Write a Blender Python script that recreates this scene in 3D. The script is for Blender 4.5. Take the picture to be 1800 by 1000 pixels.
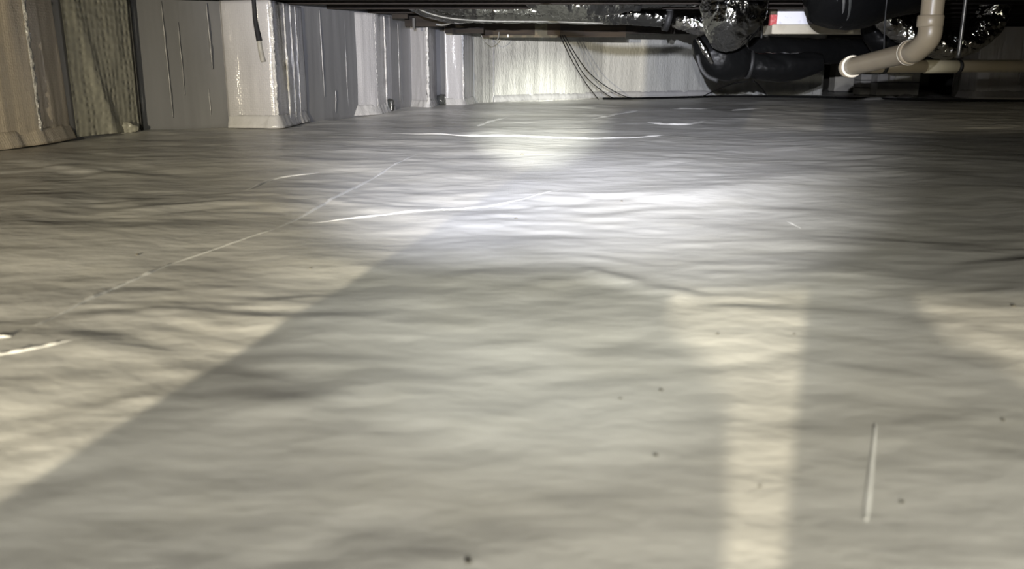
import bpy, math, random
import numpy as np
from mathutils import Vector, Matrix

for o in list(bpy.data.objects):
    bpy.data.objects.remove(o)
scene = bpy.context.scene
COL = scene.collection
R = math.radians

# ------------------------------------------------------------------ camera
F_PX, CAM_H = 1500.0, 0.50
PITCH = math.atan(390.0 / F_PX)
CT, ST = math.cos(PITCH), math.sin(PITCH)
cam_data = bpy.data.cameras.new('camera')
cam_data.sensor_width = 36.0
cam_data.lens = 36.0 * F_PX / 1800.0
cam_data.clip_start = 0.02
cam_data.dof.use_dof = True
cam_data.dof.focus_distance = 6.0
cam_data.dof.aperture_fstop = 3.4
cam = bpy.data.objects.new('camera', cam_data)
COL.objects.link(cam)
cam.location = (0, 0, CAM_H)
cam.rotation_euler = (math.pi / 2 - PITCH, 0, 0)
scene.camera = cam


def at(u, v, D):
    """world point seen at pixel (u, v) of the 1800x1000 photograph, D metres ahead"""
    y = 500.0 - v
    t = D / (F_PX * CT + y * ST)
    return Vector(((u - 900.0) * t, D, CAM_H + (y * CT - F_PX * ST) * t))


def fl(u, v):
    """floor point under a pixel"""
    y = 500.0 - v
    up = y * CT - F_PX * ST
    t = -CAM_H / up
    return Vector(((u - 900.0) * t, (F_PX * CT + y * ST) * t, 0.0))


# ------------------------------------------------------------------ world, exposure, lights
w = bpy.data.worlds.new('world')
scene.world = w
w.use_nodes = True
w.node_tree.nodes['Background'].inputs[0].default_value = (0.5, 0.5, 0.48, 1)
w.node_tree.nodes['Background'].inputs[1].default_value = 0.0
vs = scene.view_settings
vs.view_transform = 'Standard'
vs.look = 'None'
vs.gamma = 1.0
vs.use_curve_mapping = False
vs.exposure = 3.0


def spot(name, loc, target, power, size, blend, color, radius):
    d = bpy.data.lights.new(name, 'SPOT')
    d.energy, d.spot_size, d.spot_blend = power, R(size), blend
    d.color, d.shadow_soft_size = color, radius
    o = bpy.data.objects.new(name, d)
    COL.objects.link(o)
    o.location = loc
    o.rotation_euler = (Vector(target) - Vector(loc)).to_track_quat('-Z', 'Y').to_euler()
    return o


TORCH_A = Vector((-0.20, -0.22, 0.80))     # hand torch, broad cool beam with a hot centre
TORCH_B = Vector((-0.06, -0.22, 0.80))     # hand torch, narrow greenish-white beam
WORK_LAMP = Vector((-2.06, -5.75, 0.80))   # warm work lamp far behind the camera
FILL = Vector((0.50, -2.95, 0.90))         # added fill lamp, unseen behind the camera


def ray(o, az, down, d=5.0):
    return o + Vector((math.sin(R(az)) * math.cos(R(down)), math.cos(R(az)) * math.cos(R(down)), -math.sin(R(down)))) * d


TA_AIM = ray(TORCH_A, 5.4, -4.6)
TA_HOT = ray(TORCH_A, -1.0, 8.2)
TA_FILL = ray(TORCH_A, 9.0, 12.5)
TB_AIM = ray(TORCH_B, 2.2, 5.6)
TB_FILL = ray(TORCH_B, 12.0, 7.2)
WL_AIM = ray(WORK_LAMP, 13.0, 8.0)

spot('torch_lobe', TORCH_A, TA_AIM, 530, 50, 1.0, (0.85, 0.87, 1.0), 0.012)
spot('torch_lobe', TORCH_A, TA_HOT, 95, 24, 1.0, (0.82, 0.85, 1.0), 0.012)
spot('torch_lobe', TORCH_A, TA_FILL, 24, 46, 1.0, (0.98, 1.0, 0.90), 0.012)  # added fill lobe, lifts the near and middle floor
spot('torch_lobe', TORCH_B, TB_AIM, 1450, 10.6, 1.0, (0.98, 1.0, 0.88), 0.012)
spot('torch_lobe', TORCH_B, TB_FILL, 175, 29, 1.0, (0.95, 0.94, 0.95), 0.012)  # added fill lobe, lifts the floor towards the far right
spot('work_lamp_beam', WORK_LAMP, WL_AIM, 830, 51, 1.0, (1.0, 0.88, 0.64), 0.012)
spot('fill_light', FILL, ray(FILL, 0, 24), 200, 68, 1.0, (1.0, 0.955, 0.80), 0.06)

# ------------------------------------------------------------------ noise
_rs = np.random.RandomState(7)
_T = _rs.rand(256, 256)


def vnoise(x, y, seed=0):
    x = np.asarray(x, float) + seed * 17.31
    y = np.asarray(y, float) + seed * 9.77
    xi, yi = np.floor(x).astype(int), np.floor(y).astype(int)
    fx, fy = x - xi, y - yi
    fx = fx * fx * fx * (fx * (fx * 6 - 15) + 10)
    fy = fy * fy * fy * (fy * (fy * 6 - 15) + 10)
    g = lambda a, b: _T[a & 255, b & 255]
    a = g(xi, yi) * (1 - fx) + g(xi + 1, yi) * fx
    b = g(xi, yi + 1) * (1 - fx) + g(xi + 1, yi + 1) * fx
    return (a * (1 - fy) + b * fy) * 2 - 1


def seg_dist(px, py, pts):
    best = np.full(np.shape(px), 1e9)
    for (ax, ay), (bx, by) in zip(pts[:-1], pts[1:]):
        dx, dy = bx - ax, by - ay
        L = dx * dx + dy * dy
        t = np.clip(((px - ax) * dx + (py - ay) * dy) / L, 0, 1)
        d = np.hypot(px - ax - t * dx, py - ay - t * dy)
        best = np.minimum(best, d)
    return best


def flp(*uv):
    return [tuple(fl(u, v)[:2]) for u, v in uv]


RIDGE1 = flp((1170, 336), (1240, 329), (1330, 318), (1520, 291), (1640, 303), (1800, 352), (1900, 400))
RISE = flp((760, 192), (900, 188), (1100, 188))
RIDGE2 = flp((1040, 470), (1130, 500), (1200, 512))


def floor_h(x, y):
    x = np.asarray(x, float)
    y = np.asarray(y, float)
    wx = x + 0.10 * vnoise(x * 2.1, y * 2.1, 31)
    wy = y + 0.10 * vnoise(x * 2.1, y * 2.1, 32)
    h = 0.014 * vnoise(wx * 1.1, wy * 1.1, 1)
    h += 0.0062 * vnoise(wx * 3.0, wy * 3.6, 2)
    m = 0.55 + 0.45 * vnoise(x * 1.3, y * 1.3, 9)
    h += 0.0046 * m * vnoise(wx * 5.6, wy * 8.8, 3)
    h += 0.0021 * m * vnoise(wx * 10.0, wy * 18.0, 4)
    h += 0.016 * np.exp(-(seg_dist(x, y, RIDGE1) / 0.20) ** 2)
    h += 0.034 * np.exp(-(seg_dist(x, y, RISE) / 0.85) ** 2)
    h += 0.006 * np.exp(-(seg_dist(x, y, RIDGE2) / 0.03) ** 2)
    return 0.86 * h - 0.012


# ------------------------------------------------------------------ materials
def mat(name, color, rough=0.5, metal=0.0, spec=0.5, bump=None, vary=None, coat=0.0):
    """bump: list of (kind, scale or (sx,sy,sz), strength, distance, extra); vary: (scale, colour, lo, hi)"""
    m = bpy.data.materials.new(name)
    m.use_nodes = True
    nt = m.node_tree
    b = nt.nodes['Principled BSDF']
    b.inputs['Base Color'].default_value = (*color, 1)
    b.inputs['Roughness'].default_value = rough
    b.inputs['Metallic'].default_value = metal
    b.inputs['Specular IOR Level'].default_value = spec
    b.inputs['Coat Weight'].default_value = coat
    tc = nt.nodes.new('ShaderNodeTexCoord')

    def mapped(sc):
        mp = nt.nodes.new('ShaderNodeMapping')
        nt.links.new(tc.outputs['Object'], mp.inputs[0])
        mp.inputs['Scale'].default_value = sc if isinstance(sc, tuple) else (sc, sc, sc)
        return mp.outputs[0]
    if vary:
        cur = None
        for (sc, col2, lo, hi) in vary:
            n = nt.nodes.new('ShaderNodeTexNoise')
            n.inputs['Detail'].default_value = 5
            n.inputs['Scale'].default_value = 1
            nt.links.new(mapped(sc), n.inputs['Vector'])
            mr = nt.nodes.new('ShaderNodeMapRange')
            nt.links.new(n.outputs['Fac'], mr.inputs[0])
            mr.inputs[1].default_value, mr.inputs[2].default_value = lo, hi
            mx = nt.nodes.new('ShaderNodeMix')
            mx.data_type = 'RGBA'
            nt.links.new(mr.outputs[0], mx.inputs[0])
            if cur is None:
                mx.inputs[6].default_value = (*color, 1)
            else:
                nt.links.new(cur, mx.inputs[6])
            mx.inputs[7].default_value = (*col2, 1)
            cur = mx.outputs[2]
        nt.links.new(cur, b.inputs['Base Color'])
    prev = None
    for (kind, sc, strength, dist, extra) in (bump or []):
        if kind == 'noise':
            n = nt.nodes.new('ShaderNodeTexNoise')
            n.inputs['Scale'].default_value = 1
            n.inputs['Detail'].default_value = extra
            out = n.outputs['Fac']
        else:
            n = nt.nodes.new('ShaderNodeTexVoronoi')
            n.inputs['Scale'].default_value = 1
            n.feature = 'F1' if kind == 'voronoi' else 'SMOOTH_F1'
            out = n.outputs['Distance']
            n.inputs['Randomness'].default_value = extra
        nt.links.new(mapped(sc), n.inputs['Vector'])
        bp = nt.nodes.new('ShaderNodeBump')
        bp.inputs['Strength'].default_value = strength
        bp.inputs['Distance'].default_value = dist
        nt.links.new(out, bp.inputs['Height'])
        if prev is not None:
            nt.links.new(prev, bp.inputs['Normal'])
        prev = bp.outputs['Normal']
    if prev is not None:
        nt.links.new(prev, b.inputs['Normal'])
    return m


M = {}
M['floor'] = mat('floor_liner', (0.66, 0.655, 0.635), 0.38, spec=0.45,
                 vary=[(0.9, (0.60, 0.59, 0.55), 0.45, 0.75), (4.0, (0.62, 0.61, 0.57), 0.5, 0.8)],
                 bump=[('noise', (6, 9, 6), 0.22, 0.02, 1), ('noise', (24, 40, 24), 0.22, 0.006, 2),
                       ('voronoi', (150, 150, 150), 0.10, 0.002, 0.15)])
M['crease'] = mat('liner_crease', (0.66, 0.655, 0.635), 0.3, spec=0.5,
                  bump=[('noise', 40, 0.3, 0.004, 2)])
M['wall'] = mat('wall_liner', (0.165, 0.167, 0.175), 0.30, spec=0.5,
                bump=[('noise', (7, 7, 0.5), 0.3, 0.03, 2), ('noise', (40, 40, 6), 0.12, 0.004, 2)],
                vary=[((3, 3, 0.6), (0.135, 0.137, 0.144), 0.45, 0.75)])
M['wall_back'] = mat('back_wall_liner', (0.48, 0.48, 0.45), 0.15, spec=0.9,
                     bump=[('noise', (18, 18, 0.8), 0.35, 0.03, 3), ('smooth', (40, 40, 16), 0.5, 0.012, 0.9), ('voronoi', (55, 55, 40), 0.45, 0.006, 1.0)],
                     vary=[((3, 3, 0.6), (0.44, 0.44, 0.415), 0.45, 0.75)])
M['pier'] = mat('pilaster_liner', (0.33, 0.326, 0.335), 0.22, spec=0.6,
                bump=[('noise', (12, 12, 2.0), 0.25, 0.02, 2), ('voronoi', (60, 60, 60), 0.30, 0.006, 0.4),
                      ('noise', (40, 40, 20), 0.25, 0.006, 3)])
M['pier_warm_lit'] = mat('warm_lit_liner', (0.66, 0.58, 0.475), 0.24, spec=0.6,  # pilaster liner with the warm lamp light put into its colour
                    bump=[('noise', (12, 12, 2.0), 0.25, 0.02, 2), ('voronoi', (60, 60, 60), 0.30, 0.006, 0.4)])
M['fold'] = mat('shiny_film_fold', (0.45, 0.445, 0.44), 0.09, spec=0.9,
                bump=[('noise', (45, 45, 30), 1.0, 0.02, 3)])
M['bubble'] = mat('bubble_liner', (0.30, 0.295, 0.25), 0.35, spec=0.4,
                  bump=[('smooth', (20, 20, 20), 0.6, 0.03, 0.3), ('noise', (8, 8, 2), 0.3, 0.03, 2)])
M['skirt'] = mat('skirt_liner', (0.38, 0.376, 0.375), 0.2, spec=0.6,
                 bump=[('noise', (20, 20, 14), 0.5, 0.02, 3)])
M['wood'] = mat('old_timber', (0.028, 0.019, 0.011), 0.75, spec=0.3,
                vary=[((3, 30, 30), (0.012, 0.008, 0.006), 0.4, 0.7)], bump=[('noise', (4, 60, 60), 0.4, 0.01, 4)])
M['joist'] = mat('joist_timber', (0.022, 0.018, 0.015), 0.85, spec=0.2,
                 vary=[((2, 25, 25), (0.012, 0.01, 0.009), 0.4, 0.7)], bump=[('noise', (4, 60, 60), 0.3, 0.01, 4)])
M['subfloor'] = mat('subfloor_boards', (0.045, 0.037, 0.03), 0.9, spec=0.2, vary=[(3, (0.03, 0.026, 0.02), 0.4, 0.7)])
M['foil'] = mat('foil_jacket', (0.42, 0.41, 0.39), 0.13, metal=1.0,
                bump=[('noise', (22, 22, 22), 0.6, 0.03, 3), ('smooth', (26, 26, 26), 0.5, 0.03, 1.0)])
M['dark_foil'] = mat('dark_foil_jacket', (0.22, 0.22, 0.21), 0.15, metal=1.0,
                     bump=[('noise', (10, 10, 10), 0.6, 0.05, 2), ('noise', (30, 30, 30), 0.3, 0.02, 2)])
M['grey_jacket'] = mat('grey_duct_jacket', (0.045, 0.047, 0.045), 0.16, spec=0.8,
                       bump=[('noise', (16, 16, 16), 0.6, 0.03, 3)])
M['black_jacket'] = mat('black_duct_jacket', (0.0045, 0.0046, 0.0047), 0.34, spec=0.08,
                        bump=[('noise', (9, 9, 9), 0.35, 0.04, 2)])
M['strap'] = mat('black_strap', (0.012, 0.012, 0.012), 0.6, bump=[('noise', 60, 0.2, 0.002, 2)])
M['cable'] = mat('dark_cable', (0.004, 0.004, 0.0045), 0.75, spec=0.1, vary=[(30, (0.006, 0.006, 0.006), 0.4, 0.6)])
M['wire_grey'] = mat('grey_wire', (0.16, 0.16, 0.15), 0.45, vary=[(30, (0.12, 0.12, 0.11), 0.4, 0.6)])
M['tip'] = mat('cable_tip', (0.11, 0.105, 0.09), 0.7, spec=0.2, vary=[(30, (0.09, 0.085, 0.072), 0.4, 0.6)])
M['pvc'] = mat('beige_pvc', (0.27, 0.225, 0.155), 0.35, spec=0.5, vary=[(7, (0.25, 0.21, 0.15), 0.45, 0.75)],
               bump=[('noise', 30, 0.08, 0.003, 2)])
M['pvc_edge'] = mat('pale_pvc_rim', (0.62, 0.57, 0.46), 0.35, spec=0.5, vary=[(9, (0.56, 0.51, 0.41), 0.45, 0.75)])
M['pvc_pale'] = mat('pale_pvc_coupling', (0.47, 0.42, 0.29), 0.4, vary=[(9, (0.42, 0.375, 0.26), 0.45, 0.75)])
M['block'] = mat('grey_block', (0.38, 0.37, 0.35), 0.7, spec=0.3, vary=[(5, (0.29, 0.28, 0.27), 0.45, 0.7)],
                 bump=[('noise', 60, 0.4, 0.004, 4)])
M['mortar'] = mat('mortar', (0.10, 0.097, 0.09), 0.9, spec=0.2, bump=[('noise', 80, 0.4, 0.004, 4)])
M['pier_grey'] = mat('grey_pier_wrap', (0.44, 0.41, 0.38), 0.35, spec=0.5,
                     bump=[('noise', (9, 9, 1.5), 0.5, 0.04, 3)], vary=[((3, 3, 1), (0.34, 0.32, 0.30), 0.45, 0.7)])
M['board_white'] = mat('white_board', (0.80, 0.80, 0.84), 0.6, vary=[(20, (0.6, 0.6, 0.62), 0.6, 0.72)],
                       bump=[('noise', 40, 0.2, 0.004, 3)])
M['board_cream'] = mat('cream_board', (0.50, 0.46, 0.36), 0.7, vary=[(8, (0.40, 0.36, 0.27), 0.45, 0.7)],
                       bump=[('noise', 40, 0.2, 0.004, 3)])
M['red'] = mat('red_tape', (0.48, 0.07, 0.07), 0.5, vary=[(30, (0.55, 0.25, 0.22), 0.5, 0.65)])
M['olive'] = mat('olive_timber', (0.04, 0.034, 0.017), 0.7, vary=[(20, (0.09, 0.07, 0.04), 0.45, 0.65)])
M['steel'] = mat('galvanised_steel', (0.30, 0.30, 0.29), 0.4, metal=0.8, vary=[(15, (0.2, 0.2, 0.2), 0.4, 0.7)])
M['bright'] = mat('bright_clip', (0.85, 0.85, 0.8), 0.25, metal=0.3, vary=[(40, (0.8, 0.8, 0.75), 0.4, 0.7)])
M['crumb'] = mat('dirt_crumb', (0.05, 0.045, 0.035), 0.9, vary=[(200, (0.09, 0.08, 0.06), 0.4, 0.6)])
M['light_streak'] = mat('white_light_streak', (0.95, 0.95, 0.93), 0.6, vary=[(60, (0.92, 0.91, 0.88), 0.45, 0.7)])  # white colour imitates a streak of light
M['lamp_body'] = mat('lamp_body', (0.03, 0.03, 0.032), 0.5, bump=[('noise', 80, 0.2, 0.002, 2)])
M['lamp_yellow'] = mat('lamp_yellow', (0.5, 0.35, 0.03), 0.5, bump=[('noise', 80, 0.2, 0.002, 2)])


def emit(name, color, strength):
    m = bpy.data.materials.new(name)
    m.use_nodes = True
    b = m.node_tree.nodes['Principled BSDF']
    b.inputs['Base Color'].default_value = (*color, 1)
    b.inputs['Emission Color'].default_value = (*color, 1)
    b.inputs['Emission Strength'].default_value = strength
    return m


M['lens_cool'] = emit('lens_cool', (0.9, 0.93, 1.0), 6)
M['lens_warm'] = emit('lens_warm', (1.0, 0.88, 0.65), 6)


# ------------------------------------------------------------------ mesh helpers
def link(name, verts, faces, material, parent=None, smooth=True):
    me = bpy.data.meshes.new(name)
    me.from_pydata([tuple(v) for v in verts], [], faces)
    me.validate()
    me.update()
    if smooth:
        me.polygons.foreach_set('use_smooth', [True] * len(me.polygons))
    me.materials.append(M[material] if isinstance(material, str) else material)
    o = bpy.data.objects.new(name, me)
    COL.objects.link(o)
    if parent is not None:
        o.parent = parent
        o.matrix_parent_inverse = Matrix.Translation(-Vector(parent.location))
    return o


def tag(o, label=None, cat=None, group=None, kind=None):
    if label: o['label'] = label
    if cat: o['category'] = cat
    if group: o['group'] = group
    if kind: o['kind'] = kind
    return o


def thing(name, label, cat, loc=(0, 0, 0), group=None, kind=None):
    o = bpy.data.objects.new(name, None)
    COL.objects.link(o)
    o.location = loc
    o.empty_display_size = 0.05
    return tag(o, label, cat, group, kind)


def spline(pts, n):
    """Catmull-Rom through rows of numbers, n samples per span"""
    P = [np.array(p, float) for p in pts]
    P = [2 * P[0] - P[1]] + P + [2 * P[-1] - P[-2]]
    out = []
    for i in range(1, len(P) - 2):
        a, b, c, d = P[i - 1], P[i], P[i + 1], P[i + 2]
        for k in range(n):
            t = k / n
            out.append(0.5 * ((2 * b) + (-a + c) * t + (2 * a - 5 * b + 4 * c - d) * t * t + (-a + 3 * b - 3 * c + d) * t ** 3))
    out.append(P[-2])
    return np.array(out)


def tube_geo(pts, radii, n=6, seg=16, crumple=0.0, ribs=0.0, rib_len=0.05, seed=0, flat=1.0, caps=True, csc=7.0):
    rows = spline([(*p, r) for p, r in zip(pts, radii)], n)
    C, Rr = rows[:, :3], rows[:, 3]
    T = np.gradient(C, axis=0)
    T /= np.linalg.norm(T, axis=1)[:, None] + 1e-12
    up = np.array([0, 0, 1.0])
    if abs(T[0] @ up) > 0.9: up = np.array([0, 1.0, 0])
    N = np.cross(up, T[0]); N /= np.linalg.norm(N)
    s = np.concatenate([[0], np.cumsum(np.linalg.norm(np.diff(C, axis=0), axis=1))])
    verts = []
    ang = np.arange(seg) * 2 * math.pi / seg
    for i in range(len(C)):
        N = N - T[i] * (N @ T[i]); N /= np.linalg.norm(N)
        B = np.cross(T[i], N)
        r = np.full(seg, Rr[i])
        if crumple:
            a1, a2 = np.cos(ang) * 2.2, np.sin(ang) * 2.2
            r = r * (1 + crumple * (vnoise(s[i] * csc + a1, a2 + seed, seed) + 0.6 * vnoise(s[i] * csc * 2.6 + a2 * 2, a1 * 2, seed + 3)))
        if ribs:
            r = r * (1 + ribs * math.sin(s[i] * 2 * math.pi / rib_len))
        for k in range(seg):
            verts.append(C[i] + r[k] * (math.cos(ang[k]) * N + math.sin(ang[k]) * B * flat))
    faces = []
    L = len(C)
    for i in range(L - 1):
        for k in range(seg):
            k2 = (k + 1) % seg
            faces.append((i * seg + k, i * seg + k2, (i + 1) * seg + k2, (i + 1) * seg + k))
    if caps:
        faces.append(tuple(range(seg - 1, -1, -1)))
        faces.append(tuple((L - 1) * seg + k for k in range(seg)))
    return verts, faces


def tube(name, pts, radii, material, parent=None, **kw):
    if not hasattr(radii, '__len__'): radii = [radii] * len(pts)
    v, f = tube_geo(pts, radii, **kw)
    return link(name, v, f, material, parent)


def box_geo(c0, c1, bev=0.0):
    x0, y0, z0 = c0
    x1, y1, z1 = c1
    if bev <= 0:
        v = [(x, y, z) for z in (z0, z1) for (x, y) in ((x0, y0), (x1, y0), (x1, y1), (x0, y1))]
        f = [(3, 2, 1, 0), (4, 5, 6, 7), (0, 1, 5, 4), (1, 2, 6, 5), (2, 3, 7, 6), (3, 0, 4, 7)]
        return v, f
    b = bev
    v = []
    for z, i in ((z0, b), (z0 + b, 0), (z1 - b, 0), (z1, b)):
        for (x, y, sx, sy) in ((x0, y0, 1, 1), (x1, y0, -1, 1), (x1, y1, -1, -1), (x0, y1, 1, -1)):
            if (sx * sy) > 0:
                v += [(x + sx * (i + 0), y + sy * (b + i), z), (x + sx * (b + i), y + sy * i, z)]
            else:
                v += [(x + sx * (b + i), y + sy * i, z), (x + sx * i, y + sy * (b + i), z)]
    f = [tuple(range(7, -1, -1)), tuple(range(24, 32))]
    for l in range(3):
        for k in range(8):
            k2 = (k + 1) % 8
            f.append((l * 8 + k, l * 8 + k2, (l + 1) * 8 + k2, (l + 1) * 8 + k))
    return v, f


def box(name, c0, c1, material, parent=None, bev=0.0, rotz=0.0, pivot=None):
    v, f = box_geo(c0, c1, bev)
    if rotz:
        p = Vector(pivot) if pivot is not None else (Vector(c0) + Vector(c1)) / 2
        q = Matrix.Rotation(rotz, 3, 'Z')
        v = [p + q @ (Vector(a) - p) for a in v]
    return link(name, v, f, material, parent, smooth=False)


def obox(name, a, b, thick, z0, z1, material, parent=None):
    """upright slab whose front face runs a -> b in plan (front on the right-hand side), thick behind"""
    a, b = Vector((a[0], a[1], 0)), Vector((b[0], b[1], 0))
    d = (b - a).normalized()
    n = Vector((-d.y, d.x, 0)) * thick
    P = [a, b, b + n, a + n]
    v = [(p.x, p.y, z) for z in (z0, z1) for p in P]
    f = [(3, 2, 1, 0), (4, 5, 6, 7), (0, 1, 5, 4), (1, 2, 6, 5), (2, 3, 7, 6), (3, 0, 4, 7)]
    return link(name, v, f, material, parent, smooth=False)


def lathe(name, prof, loc, material, parent=None, seg=20, axis=(0, 0, 1)):
    q = Vector((0, 0, 1)).rotation_difference(Vector(axis).normalized())
    v = []
    for (r, z) in prof:
        for k in range(seg):
            a = 2 * math.pi * k / seg
            v.append(Vector(loc) + q @ Vector((r * math.cos(a), r * math.sin(a), z)))
    f = []
    for i in range(len(prof) - 1):
        for k in range(seg):
            k2 = (k + 1) % seg
            f.append((i * seg + k, i * seg + k2, (i + 1) * seg + k2, (i + 1) * seg + k))
    f.append(tuple(range(seg - 1, -1, -1)))
    f.append(tuple((len(prof) - 1) * seg + k for k in range(seg)))
    return link(name, v, f, material, parent)


def strip_wall(name, plan, z0, z1, material, parent=None, thick=0.08, wrinkle=0.006, step=0.035, dz=0.05, seed=0, lean=0.0, close=None):
    """upright liner surface over a plan polyline, vertically wrinkled, with a plain back"""
    P = [np.array(p[:2], float) for p in plan]
    pts = []
    for a, b in zip(P[:-1], P[1:]):
        n = max(1, int(np.linalg.norm(b - a) / step))
        for k in range(n):
            pts.append(a + (b - a) * k / n)
    pts.append(P[-1])
    pts = np.array(pts)
    T = np.gradient(pts, axis=0)
    T /= np.linalg.norm(T, axis=1)[:, None] + 1e-12
    N = np.stack([T[:, 1], -T[:, 0]], 1)
    s = np.concatenate([[0], np.cumsum(np.linalg.norm(np.diff(pts, axis=0), axis=1))])
    nz = max(2, int((z1 - z0) / dz) + 1)
    zs = np.linspace(z0, z1, nz)
    verts = []
    L = len(pts)
    for z in zs:
        d = wrinkle * (vnoise(s * 9, np.full(L, z * 1.2), seed) + 0.6 * vnoise(s * 22, np.full(L, z * 2.0), seed + 5))
        d = d + lean * (1 - (z - z0) / (z1 - z0))
        q = pts + N * d[:, None]
        verts += [(q[i, 0], q[i, 1], z) for i in range(L)]
    faces = []
    for j in range(nz - 1):
        for i in range(L - 1):
            faces.append((j * L + i, j * L + i + 1, (j + 1) * L + i + 1, (j + 1) * L + i))
    if close is None:
        back = pts - N * thick
    else:
        back = None
    base = len(verts)
    if back is not None:
        for z in (z0, z1):
            verts += [(back[i, 0], back[i, 1], z) for i in range(L)]
        for i in range(L - 1):
            faces.append((base + i + 1, base + i, base + L + i, base + L + i + 1))
            faces.append((base + i, base + i + 1, i + 1, i))
            t = (nz - 1) * L
            faces.append((t + i, t + i + 1, base + L + i + 1, base + L + i))
        for e in (0, L - 1):
            col = [j * L + e for j in range(nz)]
            faces.append(tuple(col + [base + L + e, base + e]) if e == 0 else tuple([base + e, base + L + e] + col[::-1]))
    else:
        for z in (z0, z1):
            verts += [(c[0], c[1], z) for c in close]
        m = len(close)
        t = (nz - 1) * L
        faces.append(tuple(list(range(L - 1, -1, -1)) + [base + i for i in range(m)]))
        faces.append(tuple([t + i for i in range(L)] + [base + m + i for i in range(m - 1, -1, -1)]))
        chain = [[j * L + L - 1 for j in range(nz)]] + [[base + i, base + m + i] for i in range(m - 1, -1, -1)] + [[j * L for j in range(nz)]]
        for c0, c1 in zip(chain[:-1], chain[1:]):
            faces.append(tuple(c0[::-1] + c1))
    return link(name, verts, faces, material, parent)


def round_plan(A, B, C, r):
    A, B, C = (np.array(p[:2], float) for p in (A, B, C))
    a = (A - B) / np.linalg.norm(A - B)
    c = (C - B) / np.linalg.norm(C - B)
    out = [A]
    for k in range(9):
        t = k / 8
        p0, p2 = B + a * r, B + c * r
        out.append((1 - t) ** 2 * p0 + 2 * t * (1 - t) * B + t * t * p2)
    out.append(C)
    return out


# ================================================================== THE SETTING
# ---- floor liner
FLOOR_GRID = []


def surf_z(x, y):
    xs, ys, Z = FLOOR_GRID
    i = int(np.clip(np.searchsorted(xs, x) - 1, 0, len(xs) - 2))
    j = int(np.clip(np.searchsorted(ys, y) - 1, 0, len(ys) - 2))
    fx, fy = (x - xs[i]) / (xs[i + 1] - xs[i]), (y - ys[j]) / (ys[j + 1] - ys[j])
    return float((Z[j, i] * (1 - fx) + Z[j, i + 1] * fx) * (1 - fy) + (Z[j + 1, i] * (1 - fx) + Z[j + 1, i + 1] * fx) * fy)


def build_floor():
    ys = list(np.arange(-8.6, 0.45, 0.12))
    y = 0.45
    while y < 17.2:
        ys.append(y)
        y *= 1.0065
    xs = np.concatenate([np.arange(-7.0, -3.2, 0.08), np.arange(-3.2, 3.2, 0.0165), np.arange(3.2, 9.1, 0.05)])
    ys = np.array(ys)
    X, Y = np.meshgrid(xs, ys)
    Z = floor_h(X, Y)
    nx, ny = len(xs), len(ys)
    FLOOR_GRID.extend([xs, ys, Z])
    V = np.stack([X, Y, Z], -1).reshape(-1, 3)
    i = np.arange(nx * ny).reshape(ny, nx)
    Q = np.stack([i[:-1, :-1], i[:-1, 1:], i[1:, 1:], i[1:, :-1]], -1).reshape(-1, 4)
    me = bpy.data.meshes.new('floor')
    me.vertices.add(len(V))
    me.vertices.foreach_set('co', V.astype(np.float32).ravel())
    me.loops.add(Q.size)
    me.loops.foreach_set('vertex_index', Q.astype(np.int32).ravel())
    me.polygons.add(len(Q))
    me.polygons.foreach_set('loop_start', (np.arange(len(Q)) * 4).astype(np.int32))
    me.update(calc_edges=True)
    me.polygons.foreach_set('use_smooth', [True] * len(Q))
    me.materials.append(M['floor'])
    o = bpy.data.objects.new('floor', me)
    COL.objects.link(o)
    return tag(o, kind='structure')


floor = build_floor()


def ribbon(name, uv, width, height, parent, material='crease', n=14, seed=0):
    """raised fold or lap of the liner, following the uneven floor"""
    P = spline([fl(u, v)[:2] for u, v in uv], n)
    T = np.gradient(P, axis=0)
    T /= np.linalg.norm(T, axis=1)[:, None]
    N = np.stack([-T[:, 1], T[:, 0]], 1)
    K = 9
    verts, faces = [], []
    L = len(P)
    for i in range(L):
        e = min(1.0, 4 * min(i, L - 1 - i) / L + 0.15) * (0.75 + 0.35 * float(vnoise(i * 0.35, seed, 5)))
        for k in range(K):
            a = k / (K - 1) * 2 - 1
            q = P[i] + N[i] * a * width / 2 * (0.6 + 0.4 * e)
            z = float(floor_h(q[0], q[1])) + height * e * math.cos(a * math.pi / 2) ** 1.3 - (0.003 if abs(a) == 1 else 0)
            verts.append((q[0], q[1], z))
    for i in range(L - 1):
        for k in range(K - 1):
            faces.append((i * K + k, (i + 1) * K + k, (i + 1) * K + k + 1, i * K + k + 1))
    return link(name, verts, faces, material, parent)


CREASES = [
    ([(488, 391), (560, 356), (640, 314), (690, 288), (732, 268)], 0.022, 0.007),
    ([(540, 383), (640, 372), (760, 360), (880, 349), (985, 327)], 0.022, 0.0045),
    ([(432, 330), (480, 309), (560, 297)], 0.035, 0.006),
    ([(690, 233), (800, 237), (900, 237), (1000, 239), (1130, 237), (1182, 231)], 0.07, 0.011),
    ([(1040, 207), (1080, 200), (1122, 195)], 0.10, 0.018),
    ([(1140, 213), (1200, 216), (1240, 209)], 0.08, 0.018),
    ([(1284, 194), (1350, 188)], 0.10, 0.018),
    ([(1180, 194), (1250, 191)], 0.08, 0.012),
    ([(-30, 617), (50, 604), (125, 588)], 0.016, 0.004),
    ([(-40, 581), (20, 581)], 0.02, 0.006),
    ([(60, 560), (170, 506), (235, 478), (300, 450)], 0.02, 0.005),
    ([(300, 450), (395, 420), (488, 391)], 0.02, 0.003),
    ([(1500, 176), (1570, 172), (1620, 164), (1665, 171)], 0.25, 0.05),
    ([(830, 222), (860, 212), (890, 203)], 0.05, 0.012),
    ([(1385, 378), (1410, 390)], 0.012, 0.004),
]
for i, (uv, wd, ht) in enumerate(CREASES):
    ribbon('liner_crease', uv, wd, ht, floor, seed=i)

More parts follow.
